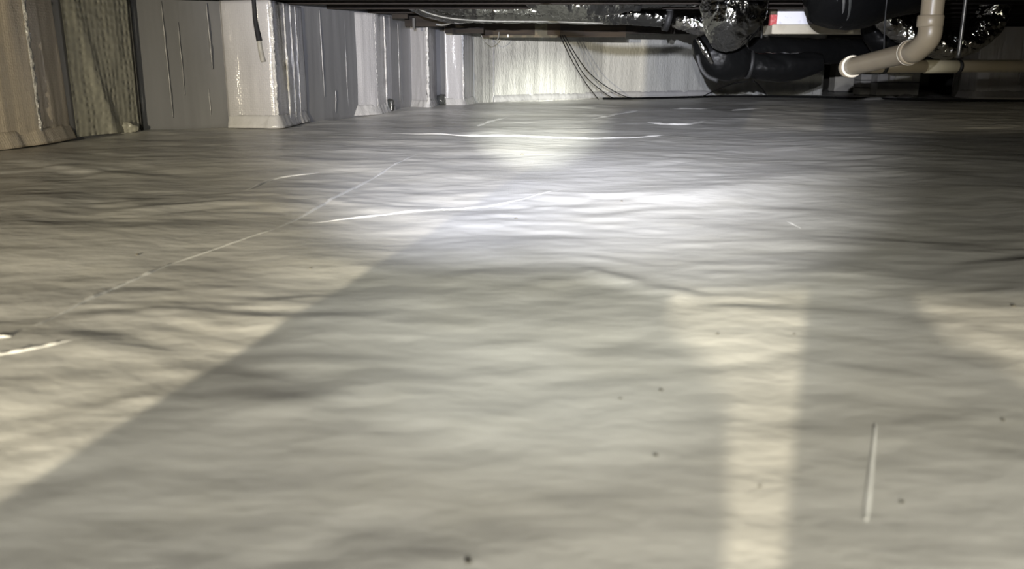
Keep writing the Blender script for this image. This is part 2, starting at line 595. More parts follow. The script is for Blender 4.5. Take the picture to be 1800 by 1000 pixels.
# ---- left wall, back wall and the far sides
CEIL_Z = 0.965
W_LEFT = [(-6.2, -8.4), (-5.6, -2.0), (-4.6, 3.0), fl(-200, 285), fl(-60, 262), fl(128, 243), fl(238, 228), fl(404, 221),
          fl(540, 213), fl(612, 205), fl(692, 196), fl(722, 191), fl(768, 187), fl(784, 186), fl(818, 184.5), fl(832, 183)]
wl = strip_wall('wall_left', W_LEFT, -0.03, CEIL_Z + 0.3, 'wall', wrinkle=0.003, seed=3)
tag(wl, kind='structure')
W_BACK = [fl(832, 183), fl(865, 179.5), fl(940, 176), fl(1000, 174), fl(1060, 171), fl(1250, 168), fl(1445, 166)]
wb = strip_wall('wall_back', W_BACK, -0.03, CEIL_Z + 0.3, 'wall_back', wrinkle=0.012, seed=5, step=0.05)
tag(wb, kind='structure')
# taped lap strips along the foot of the wall, and the panel joint
strip_wall('lap_strip', [p for p in W_BACK[1:6]], 0.0, 0.085, 'skirt', wb, thick=0.02, wrinkle=0.006, seed=8, lean=0.04)
pj = W_BACK[1]
tube('joint_fold', [(pj.x + .02, pj.y - 0.02, 0.0), (pj.x + .02, pj.y - 0.02, 0.45), (pj.x + .02, pj.y - 0.02, 1.0)], 0.008, 'wall', wb, crumple=0.15)
wrr = strip_wall('wall_right', [(8.9, 17.0), (8.9, -8.4)], -0.03, CEIL_Z + 0.3, 'block', wrinkle=0.002, step=0.5, dz=0.3)
tag(wrr, kind='structure')
wfar = strip_wall('wall_far', [fl(1445, 166), (5.6, 17.0), (8.9, 17.0)], -0.03, CEIL_Z + 0.3, 'mortar', wrinkle=0.002, step=0.5, dz=0.3)
tag(wfar, kind='structure')
wbh = strip_wall('wall_behind', [(8.9, -8.4), (-6.2, -8.4)], -0.03, CEIL_Z + 0.3, 'block', wrinkle=0.002, step=0.5, dz=0.3)
tag(wbh, kind='structure')

# ---- ceiling: subfloor and joists
ceil = box('ceiling', (-7.0, -8.6, CEIL_Z + 0.26), (9.1, 17.2, CEIL_Z + 0.30), 'subfloor')
tag(ceil, kind='structure')
JOISTS = [4.0, 4.75, 5.5, 6.25, 6.9, 7.4, 8.05, 8.75, 9.55, 10.15, 10.65, 11.25, 11.9, 12.6, 13.3, 14.0, 14.8]
JY = [-7.2, -6.4, -4.8, -3.9, -3.1, -1.2, -0.6, 0.4, 1.2, 2.0, 3.0] + JOISTS
for y in JY:
    box('joist', (-6.9, y - 0.02, CEIL_Z), (8.85, y + 0.02, CEIL_Z + 0.26), 'joist', ceil)

# ---- plastic-wrapped pilasters along the left wall
def pilaster(A, B, C, label, r=0.05, seed=0, skirt_h=0.10, mat_='pier', big=0.0):
    A, B, C = Vector(A), Vector(B), Vector(C)
    root = thing('wall_pilaster', label, 'pilaster', ((A + B + C) / 3)[:2] + (0,), 'liner-wrapped pilasters along the left wall')
    back = (A + C) / 2 - B
    back = Vector((back.x, back.y, 0)) * 0.10
    plan = round_plan(A, B, C, r)
    strip_wall('wrap', plan, 0.0, CEIL_Z - 0.004, mat_, root, wrinkle=0.006, step=0.016, dz=0.03, seed=seed,
               close=[(C + back)[:2], (A + back)[:2]])
    # flared skirt of liner taped round the foot
    strip_wall('skirt', plan, 0.0, skirt_h, 'skirt' if mat_ == 'pier' else mat_, root, wrinkle=0.008, step=0.016, dz=0.02, seed=seed + 20, lean=0.035, thick=0.012)
    # tape rolls / bunched film down the corner
    b = (B - (A + C) / 2).normalized() * (-r * 0.42)
    q = B + b
    tube('corner_fold', [(q.x, q.y, z) for z in (skirt_h * 0.5, 0.3, 0.5, 0.7, CEIL_Z - 0.01)],
         0.014, 'fold', root, crumple=0.5, seed=seed, seg=12, n=24, csc=30)
    return root


pilaster(fl(-70, 272), fl(80, 252), fl(126, 243), 'warm-lit wrapped pilaster nearest the camera, cut by the photo\'s left edge', seed=1, r=0.06, mat_='pier_warm_lit')
pilaster(fl(404, 224), fl(490, 225), fl(541, 213), 'wrapped pilaster behind the hanging black cable, second from the left', seed=2, r=0.05)
pilaster(fl(610, 204), fl(665, 201), fl(692, 196), 'bluish wrapped pilaster third from the left, right of the cable', seed=3, r=0.05)
pilaster(fl(722, 190.5), fl(754, 193), fl(769, 187), 'wrapped pilaster fourth from the left, with a rounded foot', seed=4, r=0.06)
pilaster(fl(784, 187.5), fl(815, 187), fl(832, 183.5), 'narrow wrapped pilaster last before the bright back wall', seed=5, r=0.05)

for i, (u, v, z0, z1, ln, r_) in enumerate(((268, 226.3, .1, .95, -.05, .005), (306, 225, .08, .95, -.03, .008), (330, 224, .25, .8, 0, .005), (382, 222, .45, .95, -.03, .009),
                                        (372, 222, .06, .3, 0, .006), (572, 209.5, .2, .95, -.03, .006), (590, 207.3, .05, .25, .04, .008),
                                        (612, 204.6, .05, .9, 0, .006), (703, 194.6, .1, .9, 0, .006))):
    c = fl(u, v)
    c.y -= .012
    tube('film_fold', [(c.x + .008 + 0.2 * ln * t_, c.y - .006, z0 + (z1 - z0) * t_) for t_ in (0, .3, .6, 1)], [r_ * .4, r_, r_, r_ * .5], 'wall', wl, crumple=.4, seg=8, n=16, csc=14, seed=i)
for i, (a_, b_, f_) in enumerate((((490, 225), (541, 213), .35), ((490, 225), (541, 213), .55), ((490, 225), (541, 213), .72), ((665, 201), (692, 196), .5))):
    c = fl(*a_).lerp(fl(*b_), f_)
    tube('film_fold', [(c.x + .012, c.y - .006, z) for z in (.06, .3, .55, .75, .95)], [.004, .008, .01, .007, .005], 'fold', wl, crumple=.5, seg=8, n=16, csc=16, seed=40 + i)

# loose flap of bubble-faced liner hanging on the left wall
def flap():
    root = thing('liner_flap', 'loose dimpled liner sheet with a folded edge, beside the leftmost pilaster', 'liner sheet', fl(215, 231))
    A, B = fl(134, 242.2), fl(236, 228.6)
    T1, T2 = fl(134, 242.2), fl(238, 228.6)
    nu, nv = 26, 40
    verts, faces = [], []
    n = Vector((0.93, -0.36, 0))
    for side in (0, 1):
        for j in range(nv + 1):
            t = j / nv
            for i in range(nu + 1):
                s = i / nu
                a = A.lerp(B, s).lerp(T1.lerp(T2, s), t)
                fold = 0.035 * math.exp(-((s - (0.52 - 0.38 * t)) / 0.09) ** 2) * (1 - 0.75 * t)
                bul = 0.012 + 0.055 * s * s + 0.02 * math.sin(s * math.pi) * (1 - 0.3 * t) + fold + 0.006 * float(vnoise(s * 6, t * 5, 44))
                p = a + n * (bul - 0.006 * side * min(1, s * 8))
                verts.append((p.x, p.y, 0.005 + t * (CEIL_Z - 0.012)))
    W = nu + 1
    K = W * (nv + 1)
    for j in range(nv):
        for i in range(nu):
            q = (j * W + i, j * W + i + 1, (j + 1) * W + i + 1, (j + 1) * W + i)
            faces.append(q)
            faces.append(tuple(K + x for x in q[::-1]))
    for j in range(nv):
        for e in (0, nu):
            q = (j * W + e, (j + 1) * W + e, K + (j + 1) * W + e, K + j * W + e)
            faces.append(q if e == 0 else q[::-1])
    link('sheet', verts, faces, 'bubble', root)
    q0, q1 = B + n * 0.075, T2 + n * 0.075
    tube('edge_seam', [(q0.x, q0.y, 0.0), ((q0.x + q1.x) / 2, (q0.y + q1.y) / 2, 0.5), (q1.x, q1.y, CEIL_Z - .01)], 0.008, 'strap', root, seg=8)
    c = fl(215, 232)
    tube('bunched_foot', [c + Vector((-.12, 0, .02)), c + Vector((-.03, -.03, .035)), c + Vector((.06, 0.02, .03)), c + Vector((.1, .05, .02))],
         [0.02, 0.035, 0.03, 0.015], 'bubble', root, crumple=0.4, csc=20, n=10)


flap()

# dark rolls added in place of the dark holes at the wall foot
for (u, v, D, lab) in ((680, 190, 9.05, 'dark roll in place of the dark hole right of the third pilaster'),
                       (775, 183, 10.25, 'dark roll in place of the dark hole before the narrow pilaster')):
    c = at(u, v, D)
    root = thing('dark_hole_roll', lab, 'dark hole stand-in', (c.x, c.y, 0), 'dark rolls in place of holes at the wall foot')
    c.z = 0.07
    tube('roll', [c + Vector((-.05, .05, 0)), c, c + Vector((.05, -.03, 0))], [0.06, 0.07, 0.06], 'grey_jacket', root, crumple=0.2, n=8)
    e = c + Vector((.055, -.035, 0))
    tube('end_cuff', [e + Vector((0, 0, -.05)), e, e + Vector((.0, 0, .05))], 0.012, 'grey_jacket', root, crumple=0.3, n=6, seg=8)

# ================================================================== TIMBER
def girder():
    D = 10.4
    root = thing('timber_girder', 'brown timber girder running under the joists before the back wall', 'girder', at(960, 64, D))
    # two lengths of timber and a splice block, resting under the joists
    def plank(u0, u1, v0, v1, d, th, m, name):
        a, b = at(u0, v1, d), at(u1, v1, d)
        top = at(u0, v0, d).z
        return box(name, (a.x, d, a.z), (b.x, d + th, min(top, CEIL_Z)), m, root)
    plank(846, 1100, 40, 65.5, D, 0.14, 'wood', 'timber')
    plank(1100, 1230, 42, 59.5, D + 0.02, 0.14, 'joist', 'timber')
    plank(985, 1026, 37, 63, D - 0.03, 0.03, 'joist', 'splice_plate')
    plank(940, 962, 42, 65, D - 0.015, 0.015, 'olive', 'cleat')
    plank(860, 980, 62, 66, D - 0.02, 0.02, 'olive', 'bottom_lath')
    c = at(893, 63, D - 0.06)
    lathe('bright_clip', [(0.004, -.018), (0.011, -.012), (0.012, .012), (0.004, .018)], c, 'bright', root, seg=10)
    # hanger blocks up to the joists
    for u in (870, 1010, 1140, 1220):
        p = at(u, 50, D)
        box('hanger_block', (p.x - .03, D + 0.03, p.z), (p.x + .03, D + 0.09, CEIL_Z + 0.05), 'joist', root)


girder()


def left_blocking():
    D = 9.65
    root = thing('blocking_board', 'dark grey board under the joists left of the brown girder', 'board', at(815, 58, D))
    a, b = at(782, 58.5, D), at(850, 61, D)
    box('board', (a.x, D, a.z), (b.x, D + 0.10, CEIL_Z), 'joist', root)
    a, b = at(712, 46.5, 9.2), at(786, 46.5, 9.2)
    box('sill_board', (a.x, 9.18, a.z), (b.x, 9.28, CEIL_Z), 'joist', root)
    a, b = at(690, 33, 8.9), at(714, 33, 8.9)
    box('end_block', (a.x, 8.85, a.z), (b.x + .02, 8.95, CEIL_Z), 'joist', root)
    a = at(728, 50, 9.15)
    box('nail_plate', (a.x - .012, 9.12, a.z - .01), (a.x + .012, 9.18, a.z + .1), 'strap', root)


left_blocking()

# ================================================================== DUCTS
def px(r, D):
    return r * D / 1560.0


def duct(name, label, rows, material, part='jacket', group=None, **kw):
    pts = [at(u, v, D) for (u, v, D, r) in rows]
    rad = [px(r, D) for (u, v, D, r) in rows]
    lo = min(pts, key=lambda p: p.z)
    root = thing(name, label, 'duct', tuple(lo), group)
    tube(part, pts, rad, material, root, **kw)
    return root


def ring(parent, p, axis, r, w_, material, name='strap', t=0.006):
    return lathe(name, [(r, -w_ / 2), (r + t, -w_ / 2), (r + t, w_ / 2), (r, w_ / 2)], p, material, parent, seg=24, axis=axis)


# long grey run under the joists
g = duct('flexible_duct', 'long grey plastic-jacketed duct sagging left to right above the girder',
         [(712, -34, 8.3, 24), (736, -10, 8.3, 32), (790, 1, 8.3, 36), (860, 6, 8.3, 33), (960, 15, 8.3, 25), (1060, 24, 8.3, 19),
          (1130, 27, 8.3, 17), (1176, 33, 8.3, 15)], 'dark_foil', crumple=0.07, n=16, seg=26, csc=9, seed=2)
for (u, v, D, r) in ((1173, 33, 8.28, 20),):
    ring(g, at(u, v, D), (1, 0, -0.2), px(r, D), 0.05, 'strap', 'duct_strap')
p0 = at(1173, 20, 8.28)
box('hanging_strap', (p0.x - .025, p0.y - .1, p0.z), (p0.x + .025, p0.y - .09, CEIL_Z + 0.02), 'strap', g)
pw = at(905, 33, 8.2)
tube('seam_edge', [at(720, 4, 8.16), at(745, 20, 8.15), at(790, 32, 8.15), at(860, 37, 8.15), at(960, 38, 8.15), at(1060, 41, 8.15)], 0.008, 'wire_grey', g, seg=8)

g = duct('flexible_duct', 'upper grey foil-glinting duct behind the long run, below the dark joists',
         [(900, -50, 7.75, 26), (950, -18, 7.75, 34), (1010, -6, 7.75, 35), (1070, -6, 7.75, 30), (1120, -12, 7.75, 26), (1200, -16, 7.75, 26), (1240, -24, 7.75, 24)], 'dark_foil',
         crumple=0.13, n=16, seg=26, csc=11, seed=9)
p0 = at(1120, -12, 7.75)
ring(g, p0, (1, 0, .0), px(29, 7.75), 0.06, 'strap', 'duct_strap')

g = duct('flexible_duct', 'dark round duct end with a bright rim, high above the long grey run',
         [(838, -60, 7.6, 30), (838, -34, 7.6, 30), (838, -20, 7.6, 26)], 'black_jacket', crumple=0.05, n=10, seg=24)
c = at(838, -17, 7.6)
lathe('rim', [(px(27, 7.8), -.012), (px(31, 7.8), -.008), (px(31, 7.8), .008), (px(27, 7.8), .012)], c, 'foil', g, seg=28, axis=(0, -.35, 1))
for (u, v, s) in ((773, 8, 1.0), (792, 6, .5), (812, 7, .5), (848, 14, .8), (860, 10, .8)):
    pass

# bright foil stretch right of the strap, and the big dark foil elbow
duct('foil_duct', 'short bright foil duct between the black strap and the big dark elbow',
     [(1186, 33, 8.3, 14), (1205, 36, 8.25, 18), (1240, 42, 8.2, 20), (1290, 48, 8.1, 20)], 'foil', crumple=0.08, n=14, seg=24, csc=14, seed=4)
g = duct('foil_duct', 'large crinkled dark foil duct dropping from the joists beside the red tape',
         [(1296, -90, 7.3, 62), (1294, -40, 7.3, 62), (1290, 0, 7.3, 60), (1284, 35, 7.3, 52), (1276, 62, 7.35, 38), (1274, 74, 7.4, 20)], 'dark_foil',
         crumple=0.09, n=16, seg=36, csc=9, seed=6)
g = duct('flexible_duct', 'fat black sagging duct with a pinched waist, lowest above the liner',
         [(1234, 62, 7.9, 18), (1246, 84, 7.9, 32), (1268, 103, 7.9, 39), (1298, 110, 7.9, 32), (1318, 113, 7.9, 22), (1345, 117, 7.9, 24),
          (1385, 118, 7.9, 24), (1425, 112, 7.9, 20), (1444, 110, 7.9, 15)], 'black_jacket', crumple=0.08, n=12, seg=28, seed=11)
ring(g, at(1316, 113, 7.9), (1, 0, -.1), px(24, 7.9), 0.03, 'strap', 'waist_strap')
tube('loose_strap', [at(1226, 96, 7.75), at(1232, 118, 7.75), at(1244, 134, 7.75), at(1262, 142, 7.75)], 0.02, 'strap', g, seg=8, flat=0.4)
tube('fold', [at(1226, 66, 7.72), at(1240, 90, 7.70), at(1252, 112, 7.7)], [0.02, 0.028, 0.012], 'foil', g, crumple=0.3, seg=12)
p0 = at(1312, 98, 7.92)
tube('hanging_strap', [p0, (p0.x, p0.y, .8), (p0.x, p0.y, CEIL_Z + .262)], 0.012, 'strap', g, seg=8)
g = duct('flexible_duct', 'middle black duct running above the sagging one, under the cream ledge',
         [(1300, 88, 8.6, 18), (1340, 88, 8.65, 22), (1400, 89, 8.7, 22), (1470, 90, 8.8, 22), (1545, 90, 8.9, 22)], 'black_jacket', crumple=0.08, n=12, seg=24, seed=13)
p0 = at(1338, 72, 8.62)
tube('hanging_strap', [p0, (p0.x, p0.y, .9), (p0.x, p0.y, CEIL_Z + .262)], 0.012, 'strap', g, seg=8)

# plenum: white board, cream ledge, red taped stud
def plenum():
    D = 8.6
    root = thing('duct_plenum', 'white and cream board plenum box with a red taped corner', 'plenum', at(1440, 60, D))
    a, b = at(1363, 46, D), at(1450, 46, D)
    t = CEIL_Z + 0.24
    box('white_panel', (a.x, D, a.z), (b.x, D + 0.03, t), 'board_white', root)
    a, b = at(1356, 60, D - .04), at(1531, 56, D - .04)
    z1 = at(1356, 43, D).z
    box('cream_ledge', (a.x, D - 0.05, a.z), (b.x, D + 0.3, z1), 'board_cream', root, bev=0.008)
    a, b = at(1354, 26, D - .02), at(1366, 26, D - .02)
    box('olive_stud', (a.x, D - 0.03, a.z), (b.x, D + 0.02, t), 'olive', root)
    a2 = at(1354, 45, D - .02)
    box('red_tape', (a.x, D - 0.035, a2.z), (b.x, D + 0.02, a.z), 'red', root)
    a, b = at(1440, 48, D), at(1530, 46, D)
    box('side_panel', (a.x, D + 0.02, a.z), (b.x, D + 0.06, t), 'board_cream', root)
    return root


plenum()
D = 6.8
g = duct('flexible_duct', 'big black duct with ringed cuff in front of the white plenum board',
         [(1426, -32, D, 40), (1440, -30, D, 62), (1470, -25, D, 71), (1510, -22, D, 69), (1560, -32, D, 62), (1640, -44, D, 58)], 'black_jacket', crumple=0.02, n=10, seg=36, seed=15)
for k, (u, r) in enumerate(((1436, 66), (1446, 70), (1456, 72))):
    p = at(u, -28, D)
    q = tube_geo([p + Vector((0.0, math.cos(a) * px(r, D), math.sin(a) * px(r, D))) + Vector((-.10 * math.sin(a) - .03 * math.cos(a), 0, 0)) for a in np.linspace(0, 2 * math.pi, 25)],
                 [0.012] * 25, n=2, seg=8)
    link('cuff_ring', q[0], q[1], 'grey_jacket' if k != 1 else 'steel', g)

# foil duct sagging behind the white drain pipe
duct('foil_duct', 'silver foil duct sagging behind the beige drain elbow',
     [(1530, 12, 7.6, 14), (1550, 24, 7.6, 22), (1585, 48, 7.6, 24), (1625, 70, 7.6, 24), (1665, 80, 7.6, 23), (1700, 72, 7.6, 24), (1730, 50, 7.6, 25), (1748, 20, 7.6, 25), (1755, -40, 7.6, 25)],
     'foil', crumple=0.13, n=14, seg=30, csc=11, seed=21)
duct('flexible_duct', 'dark duct drooping under the silver foil duct, left of the drain elbow',
     [(1528, 22, 8.05, 16), (1536, 52, 8.05, 20), (1552, 74, 8.05, 24), (1580, 86, 8.05, 24), (1620, 90, 8.05, 20)], 'black_jacket', crumple=0.1, n=10, seg=22, seed=23)

# ================================================================== PIPES
def drain():
    R4 = 0.057
    root = thing('drain_pipe', 'beige drain pipe turning from a riser into a sloping branch', 'pipe', at(1495, 117, 5.8))
    top = at(1636, -110, 4.75)
    m0 = at(1636, 40, 4.75)
    tube('riser', [(m0.x, m0.y, CEIL_Z + .25), (m0.x, m0.y, 0.9), (m0.x, m0.y, m0.z)], R4, 'pvc', root, seg=28)
    lathe('coupling', [(R4 - .002, -.034), (R4 + .006, -.034), (R4 + .0095, -.028), (R4 + .0095, .022), (R4 + .006, .027), (R4 - .002, .027)],
          at(1635.5, 36, 4.75), 'pvc', root, seg=32)
    e1 = at(1632, 66, 4.75)
    e2 = at(1612, 88, 4.85)
    end = at(1497, 117, 5.75)
    el = at(1600, 92, 4.93)
    tube('elbow', [(m0.x, m0.y, m0.z + .01), (m0.x - .002, m0.y, e1.z), e2, el], [R4 + .004] * 4, 'pvc', root, seg=28, n=8)
    ax = (end - el).normalized()
    lathe('elbow_hub', [(R4, -.02), (R4 + .009, -.02), (R4 + .011, .012), (R4 + .008, .016), (R4, .016)], el, 'pvc', root, seg=32, axis=ax)
    ring(root, el + ax * .016, ax, R4, .006, 'pvc_edge', 'hub_rim', t=.013)
    tube('branch', [el, el.lerp(end, .5), end], R4, 'pvc', root, seg=28)
    ring(root, end - ax * .01, ax, R4, .008, 'pvc_edge', 'hub_rim', t=.014)
    lathe('end_hub', [(R4, 0), (R4 + .011, 0), (R4 + .011, .05), (R4 + .004, .07), (.03, .085)], end, 'pvc', root, seg=32, axis=ax)
    lathe('label_dot', [(0.002, 0), (0.004, 0.0), (.003, .002)], at(1630, 55, 4.75) + Vector((0, -R4 - .004, 0)), 'olive', root, seg=10, axis=(0, -1, 0))
    c = at(1680, 0, 4.75)


drain()


def drain_line():
    D = 6.35
    r = 0.045
    root = thing('drain_line', 'straight horizontal beige drain line passing behind the drain elbow', 'pipe', at(1680, 117, D))
    a, b = at(1512, 117, D), at(1830, 116, D + .25)
    b = a + (b - a) * ((8.85 - a.x) / (b.x - a.x))
    tube('pipe', [a, a.lerp(b, .5), b], r, 'pvc', root, seg=24)
    ax = (b - a).normalized()
    t0, t1 = at(1626, 117, D + .08), at(1680, 117, D + .12)
    L = (t1 - t0).length
    lathe('coupling', [(r, 0), (r + .003, .002), (r + .003, L - .002), (r, L)], t0, 'pvc_pale', root, seg=28, axis=ax)
    ring(root, at(1684.5, 117, D + .125), ax, r, .022, 'strap', 'clamp', t=.004)
    ring(root, at(1553, 118, D + .03), ax, r, .025, 'strap', 'clamp', t=.004)
    p = at(1684.5, 100, D + .125)
    tube('hanger_rod', [(p.x, p.y, p.z - .01), (p.x + .002, p.y, p.z + .2), (p.x, p.y, CEIL_Z + .1)], 0.014, 'steel', root, seg=10)
    p = at(1553, 108, D + .03)
    tube('hanger_rod', [(p.x, p.y, p.z), (p.x, p.y + .05, p.z + .3), (p.x, p.y + .05, CEIL_Z + .1)], 0.006, 'strap', root, seg=8)


drain_line()

# ================================================================== PIERS ON THE RIGHT
def block_pier(label, u0, u1, v_base, v_top, thick, material, courses, cap=None, name='block_pier'):
    a, b = fl(u0, v_base), fl(u1, v_base)
    top = at(u0, v_top, a.y).z
    root = thing(name, label, 'pier', ((a.x + b.x) / 2, a.y, 0))
    h = top / courses
    box('core', (a.x + .012, a.y + .012, -0.02), (b.x - .012, a.y + thick - .012, top - .004), 'mortar', root)
    for k in range(courses):
        halves = 2 if k % 2 and (b.x - a.x) > .3 else 1
        ww = (b.x - a.x) / halves
        for j in range(halves):
            box('block', (a.x + j * ww + (.005 if j else 0), a.y, k * h + .006), (a.x + (j + 1) * ww - (.005 if j == 0 and halves == 2 else 0), a.y + thick, (k + 1) * h - .006), material, root, bev=.006)
    return root


M['block_pale'] = mat('pale_block', (0.5, 0.48, 0.42), 0.5, spec=0.4, vary=[(5, (0.4, 0.385, 0.335), 0.45, 0.7)],
                      bump=[('noise', 60, 0.4, 0.004, 4)])
block_pier('pale block pier left of the drain pipe end, under the black ducts', 1466, 1503, 161, 106, 0.3, 'block_pale', 2)
block_pier('low dark block stack between the pale pier and the grey one', 1511, 1529, 167, 128, 0.3, 'block', 3)
block_pier('grey block pier under the horizontal drain line, beside the black opening', 1540, 1614, 168, 122, 0.35, 'block', 2)
c0, c1 = fl(1569, 168), fl(1597, 168)
zt, zb = at(1569, 130, c0.y - .05).z, at(1569, 142.5, c0.y - .05).z
sh = thing('wall_bracket', 'small pale box on the grey pier below the drain line', 'box', (c0.x, c0.y, zb))
box('box_body', (c0.x, c0.y - .06, zb), (c1.x, c0.y - .002, zt), 'block_pale', sh, bev=.005)
box('box_lip', (c0.x - .01, c0.y - .075, zt - .02), (c1.x + .01, c0.y - .002, zt), 'block_pale', sh, bev=.004)

def grey_pier():
    a, b = fl(1712, 173.5), fl(1900, 176.5)
    root = thing('wrapped_pier', 'broad dark grey wrapped pier at the right edge, behind the drain line', 'pier', (a.x, a.y, 0))
    c = Vector((a.x + .25, a.y + .9, 0))
    A = Vector((a.x + .02, a.y + .5, 0))
    plan = round_plan(A, a, b, .04)
    strip_wall('wrap', plan, 0, CEIL_Z + .24, 'pier_grey', root, wrinkle=.006, step=.04, dz=.05, seed=31, close=[(b.x, b.y + .6), (A.x, A.y + .2)])
    strip_wall('skirt', plan, 0, .12, 'pier_grey', root, wrinkle=.008, step=.03, dz=.03, seed=33, lean=.05, thick=.015)
    q = fl(1786, 175)
    tube('film_fold', [(q.x, q.y - .02, z) for z in (.2, .45, .7, .95, 1.15)], [.01, .02, .016, .022, .012], 'pier_grey', root, crumple=.3, seg=10, n=10)


grey_pier()

# ================================================================== CABLES AND WIRES
def cable(name, label, pts, r, material='cable', group=None, cat='cable', seg=7, n=8):
    lo = min(pts, key=lambda p: p[2])
    root = thing(name, label, cat, tuple(lo), group)
    tube('wire', pts, r, material, root, seg=seg, n=n)
    return root


def hang_cable():
    D = 4.0
    root = thing('hanging_cable', 'black cable with a grey tip hanging in front of the second pilaster', 'cable', at(462, 109, D))
    pts = [at(440, -60, D), at(446, 0, D), at(449, 36, D), at(456, 72, D)]
    pts[0].z = CEIL_Z + .04
    tube('sheath', pts, [.010, .010, .011, .014], 'cable', root, seg=12, n=8)
    tube('bared_tip', [at(455, 68, D), at(458, 88, D), at(463, 109, D)], [.0105, .0115, .0125], 'tip', root, seg=12, n=6)


hang_cable()

FZ = 0.015
def onfloor(u, v, z=FZ):
    p = fl(u, v)
    p.z = float(floor_h(p.x, p.y)) + z
    return p


TOPW = 10.3
W = [
    ([(984, 62, 10.3), (1000, 96, 10.5), (1016, 125, 10.8), (1034, 152, 11.1)], [(1052, 175)]),
    ([(988, 62, 10.3), (1006, 96, 10.5), (1026, 130, 10.8), (1052, 155, 11.2)], [(1082, 174), (1130, 173.5)]),
    ([(992, 62, 10.3), (1016, 102, 10.5), (1040, 132, 10.8), (1075, 158, 11.2)], [(1110, 172.5), (1160, 172), (1205, 171.5)]),
]
WL = ['leftmost of the thin wires drooping from the girder to the liner', 'middle thin wire drooping from the girder to the liner',
      'rightmost thin wire drooping from the girder before it lies along the liner']
for (air, gr), lab in zip(W, WL):
    cable('drooping_wire', lab, [at(*a) for a in air] + [onfloor(*q) for q in gr], .0058, 'cable', 'thin wires drooping from the girder')
cable('drooping_wire', 'thin wire rising from the floor to the pinched black duct',
      [onfloor(1212, 171), onfloor(1232, 170.5), at(1255, 160, 10.6), at(1285, 148, 9.2), at(1312, 143, 7.95)], .007, 'cable', 'thin wires under the black duct')
cable('drooping_wire', 'short wire dropping from the sagging black duct to the floor',
      [at(1324, 142, 7.9), at(1330, 146, 8.6), at(1340, 157, 9.8), onfloor(1348, 169)], .007, 'cable', 'thin wires under the black duct')
cable('floor_cable', 'long black cable lying along the far edge of the floor liner',
      [onfloor(u, v, .02) for (u, v) in ((1060, 174.5), (1120, 173.5), (1200, 172), (1280, 170.5), (1400, 171), (1500, 173), (1600, 175.5), (1700, 177), (1830, 178))], .016, 'cable', n=6)
cable('wire_loop', 'small wire loop hanging below the girder near the left pilasters',
      [at(845, 56, 10.372), at(847, 64, 10.372), at(853, 73, 10.372), at(861, 78.5, 10.372), at(870, 74, 10.372), at(876, 66, 10.372), at(877, 56, 10.372)], .0055, 'wire_grey', cat='wire')
cable('grey_conduit', 'pale grey wire curving under the long duct above the fourth pilaster',
      [at(766, 43, 8.6), at(778, 44, 8.6), at(792, 40.5, 8.55), at(806, 34, 8.5), at(822, 28, 8.45)], .010, 'wire_grey', cat='wire')

cp = []  # added, unseen conduit, traced back from a shadow band on the back wall
for (u, v, d_) in ((985, 60, 12.3), (1010, 72, 12.5), (1060, 86, 12.9), (1115, 90, 13.2), (1180, 88, 13.5), (1245, 84, 13.8)):
    q = at(u, v, d_)
    cp.append(TORCH_A.lerp(q, 3.22 / (d_ + .22)))
cp = [Vector((cp[0].x - .05, 3.0, CEIL_Z))] + cp + [Vector((cp[-1].x + .25, 3.0, CEIL_Z))]
cable('shadow_conduit', 'unseen black conduit added just above the view to shade the back wall', cp, .016, 'cable', cat='conduit', seg=12)

# ================================================================== ON THE FLOOR
def crumb(u, v, r, label, seed):
    p = fl(u, v)
    p.z = float(floor_h(p.x, p.y)) - r * .15
    rs = random.Random(seed)
    prof = [(r * .35, 0), (r, r * .25), (r * .9, r * .6), (r * .45, r * .95), (r * .05, r)]
    seg = 9
    v_, f_ = [], []
    for (q, z) in prof:
        for k in range(seg):
            a = 2 * math.pi * k / seg
            j = .75 + .5 * rs.random()
            v_.append((p.x + q * j * math.cos(a) * 1.25, p.y + q * j * math.sin(a), p.z + z))
    for i in range(len(prof) - 1):
        for k in range(seg):
            k2 = (k + 1) % seg
            f_.append((i * seg + k, i * seg + k2, (i + 1) * seg + k2, (i + 1) * seg + k))
    f_.append(tuple(range(seg - 1, -1, -1)))
    f_.append(tuple((len(prof) - 1) * seg + k for k in range(seg)))
    tag(link('dirt_crumb', v_, f_, 'crumb'), label, 'dirt crumb', 'dirt crumbs on the liner')


CR = [(907, 374, 3.6, 'dark crumb lying in the brightest bluish part of the torch beam'),
      (918, 268, 6.0, 'tiny dark crumb farthest away in the torch beam'),
      (240, 439, 3.2, 'dark crumb on the dim left liner, above the seam'),
      (545, 461, 2.2, 'tiny crumb just above the tip of the long diagonal shadow edge'),
      (1093, 346, 3.6, 'tiny crumb right of the bluish beam centre'),
      (1163, 669, 2.4, 'dark crumb just left of the bright slanted light patch'),
      (1091, 684, 1.7, 'small faint crumb left of the darker one beside the light patch'),
      (1154, 777, 2.2, 'crumb beside the lower half of the slanted light patch'),
      (823, 960, 2.6, 'dark crumb nearest the camera at the bottom middle'),
      (1783, 534, 3.2, 'dark crumb at the right edge, above the right light patch'),
      (1262, 577, 2.0, 'crumb inside the upper part of the slanted light patch'),
      (1397, 577, 1.6, 'tiny crumb by the sharp right edge of the light patch'),
      (1768, 713, 2.0, 'brownish crumb below the right-hand light patch'),
      (1590, 855, 1.8, 'faint crumb right of the white streak of light'),
      (1338, 829, 1.3, 'faint crumb inside the lower light patch')]
for i, (u, v, r, lab) in enumerate(CR):
    crumb(u, v, r * .001 * (1.25), lab, i)


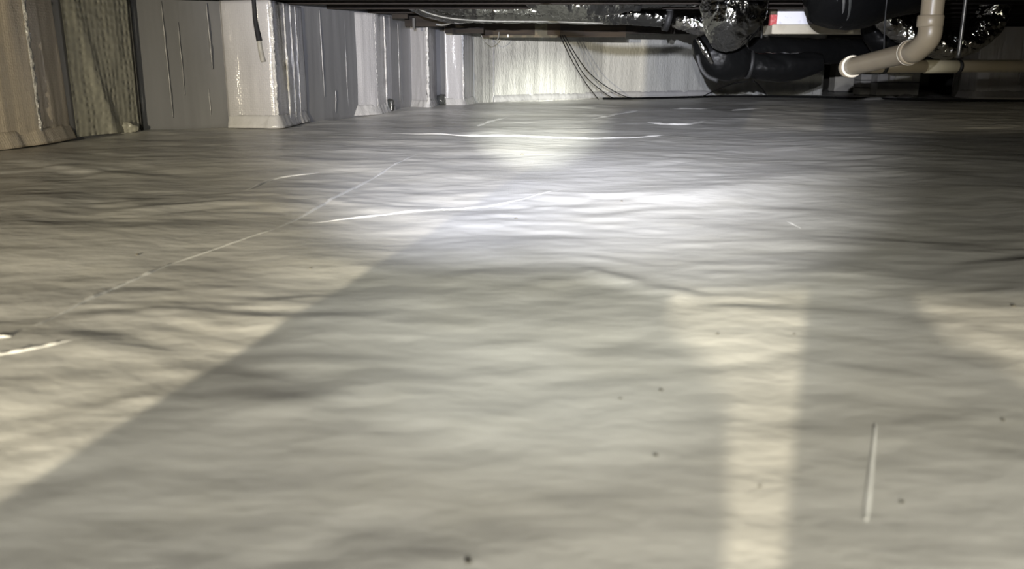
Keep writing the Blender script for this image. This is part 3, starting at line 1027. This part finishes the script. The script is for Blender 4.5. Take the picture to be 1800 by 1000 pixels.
def light_streak():  # white strip stands in for a bright streak of light on the floor
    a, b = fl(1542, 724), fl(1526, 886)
    root = thing('light_streak_strip', 'thin white strip standing in for a streak of light at lower right', 'painted streak of light', tuple((a + b) / 2))
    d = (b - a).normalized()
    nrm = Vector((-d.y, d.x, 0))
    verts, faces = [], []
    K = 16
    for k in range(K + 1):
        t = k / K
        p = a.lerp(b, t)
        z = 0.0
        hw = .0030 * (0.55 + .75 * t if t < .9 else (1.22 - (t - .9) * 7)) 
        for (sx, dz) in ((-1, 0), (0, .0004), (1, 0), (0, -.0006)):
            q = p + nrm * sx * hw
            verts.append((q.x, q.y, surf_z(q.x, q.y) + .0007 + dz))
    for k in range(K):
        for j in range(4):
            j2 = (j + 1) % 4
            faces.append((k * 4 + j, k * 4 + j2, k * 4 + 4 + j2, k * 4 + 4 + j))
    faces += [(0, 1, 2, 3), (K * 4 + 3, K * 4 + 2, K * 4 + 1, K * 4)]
    link('strip', verts, faces, 'light_streak', root, smooth=False)


light_streak()

# ================================================================== BEHIND THE CAMERA: lamps and the added, unseen blockers that shape their light
def torch(label, loc, aim, r):
    d = (Vector(aim) - Vector(loc)).normalized()
    root = thing('hand_torch', label, 'torch', tuple(loc - d * .1))
    lathe('body', [(.012, -.19), (.016, -.185), (.016, -.06), (r, -.035), (r, -.012), (r * .9, -.012)], loc, 'lamp_body', root, seg=20, axis=d)
    lathe('lens', [(r * .88, -.014), (r * .5, -.010), (.002, -.009)], loc, 'lens_cool', root, seg=20, axis=d)
    p = loc - d * .12
    tube('hook', [p + Vector((0, 0, .012)), p + Vector((0, .0, .08)), (p.x, p.y, CEIL_Z + .27)], .004, 'steel', root, seg=6)


torch('black torch hung behind the camera, broad beam', TORCH_A, TA_AIM, .03)
torch('black torch hung behind the camera, narrow beam', TORCH_B, TB_AIM, .024)


def work_lamp():
    d = (WL_AIM - WORK_LAMP).normalized()
    root = thing('work_lamp', 'yellow work lamp on a tripod far behind the camera', 'work lamp', (WORK_LAMP.x, WORK_LAMP.y - .1, 0))
    q = WORK_LAMP - d * .06
    box('housing', q - Vector((.11, .05, .08)), q + Vector((.11, .04, .08)), 'lamp_yellow', root, bev=.01)
    box('lens', q + Vector((-.09, .041, -.06)), q + Vector((.09, .046, .06)), 'lens_warm', root)
    tube('pole', [q - Vector((0, .02, .08)), q - Vector((0, .02, .3)), q - Vector((0, .02, .5))], .012, 'lamp_body', root, seg=10)
    for a in (90, 210, 330):
        e = Vector((q.x + .3 * math.cos(R(a)), q.y - .02 + .3 * math.sin(R(a)), .01))
        tube('leg', [q - Vector((0, .02, .45)), (q - Vector((0, .02, .45))).lerp(e, .5), e], .009, 'lamp_body', root, seg=8)


work_lamp()


def fill_lamp():  # housing for the added fill light
    d = (ray(FILL, 0, 26) - FILL).normalized()
    root = thing('fill_lamp', 'added fill lamp in a reflector housing, unseen behind the camera', 'lamp', tuple(FILL))
    lathe('fill_reflector', [(.03, -.12), (.05, -.11), (.085, -.06), (.10, -.015), (.097, -.015), (.08, -.06), (.045, -.105)], FILL, 'steel', root, seg=24, axis=d)
    lathe('fill_bulb', [(.012, -.10), (.028, -.07), (.03, -.05), (.02, -.03), (.003, -.022)], FILL, 'lens_warm', root, seg=16, axis=d)
    p = FILL - d * .11
    tube('cord', [p, p + Vector((0, -.02, .1)), (p.x, p.y - .02, CEIL_Z + .262)], .005, 'cable', root, seg=6)


fill_lamp()

def post(label, x, y, w0, w1, flare, seed, dep=.10):
    """added, unseen post that shades the floor: straight shaft, foot flared to shape the shadow"""
    root = thing('shadow_post', label, 'post', ((w0 + w1) / 2, y, 0))
    box('shaft', (w0, y, 0.0), (w1, y + dep, CEIL_Z + .25), 'pier', root, bev=.006)
    v, f = [], []
    prof = flare
    for (z, xr) in prof:
        for (xx, yy) in ((w0 + .005, y + .005), (xr, y + .005), (xr, y + dep - .005), (w0 + .005, y + dep - .005)):
            v.append((xx, yy, z))
    for i in range(len(prof) - 1):
        for k in range(4):
            k2 = (k + 1) % 4
            f.append((i * 4 + k, i * 4 + k2, (i + 1) * 4 + k2, (i + 1) * 4 + k))
    f.append((3, 2, 1, 0))
    f.append(tuple((len(prof) - 1) * 4 + k for k in range(4)))
    link('foot_flare', v, f, 'pier', root, smooth=False)


YO = -2.5  # plane of the added, unseen posts that shape the floor shadows
post('wide unseen post added behind the camera to shade the floor, on the left', 0, YO, -1.344, -1.06,
     [(0.0, -.92), (.395, -.925), (.42, -.945), (.447, -1.02), (.50, -1.055)], 1)
post('narrow unseen post added behind the camera to shade the floor, on the right', 0, YO, -.887, -.79,
     [(0.0, -.62), (.415, -.70), (.43, -.735), (.437, -.77), (.447, -.785), (.451, -.80)], 2, .03)
root = thing('flexible_duct', 'low unseen duct added behind the camera to shade the floor', 'duct', (0.2, YO + .16, .455))  # added shade duct
tube('jacket', [(-1.2, YO + .22, .505), (-.9, YO + .22, .504), (-.5, YO + .22, .500), (.4, YO + .22, .515), (1.6, YO + .22, .55)], .07, 'grey_jacket', root, seg=24, n=12)  # added, unseen duct whose underside ends the light patches
for x in (-1.0, .6):
    tube('hanging_strap', [(x, YO + .22, .56), (x, YO + .22, .85), (x, YO + .22, CEIL_Z + .27)], .008, 'strap', root, seg=8)  # straps of the added, unseen duct

root = thing('shade_girder', 'low unseen girder added behind the camera to block the work lamp', 'girder', (.4, -3.4, .69))
box('timber', (-1.5, -3.44, .69), (3.2, -3.34, CEIL_Z), 'wood', root, bev=.006)  # added girder, keeps work lamp light off the far end
for x in (-1.0, 0.6, 2.2):
    box('hanger_block', (x - .03, -3.42, CEIL_Z), (x + .03, -3.36, CEIL_Z + .262), 'joist', root)
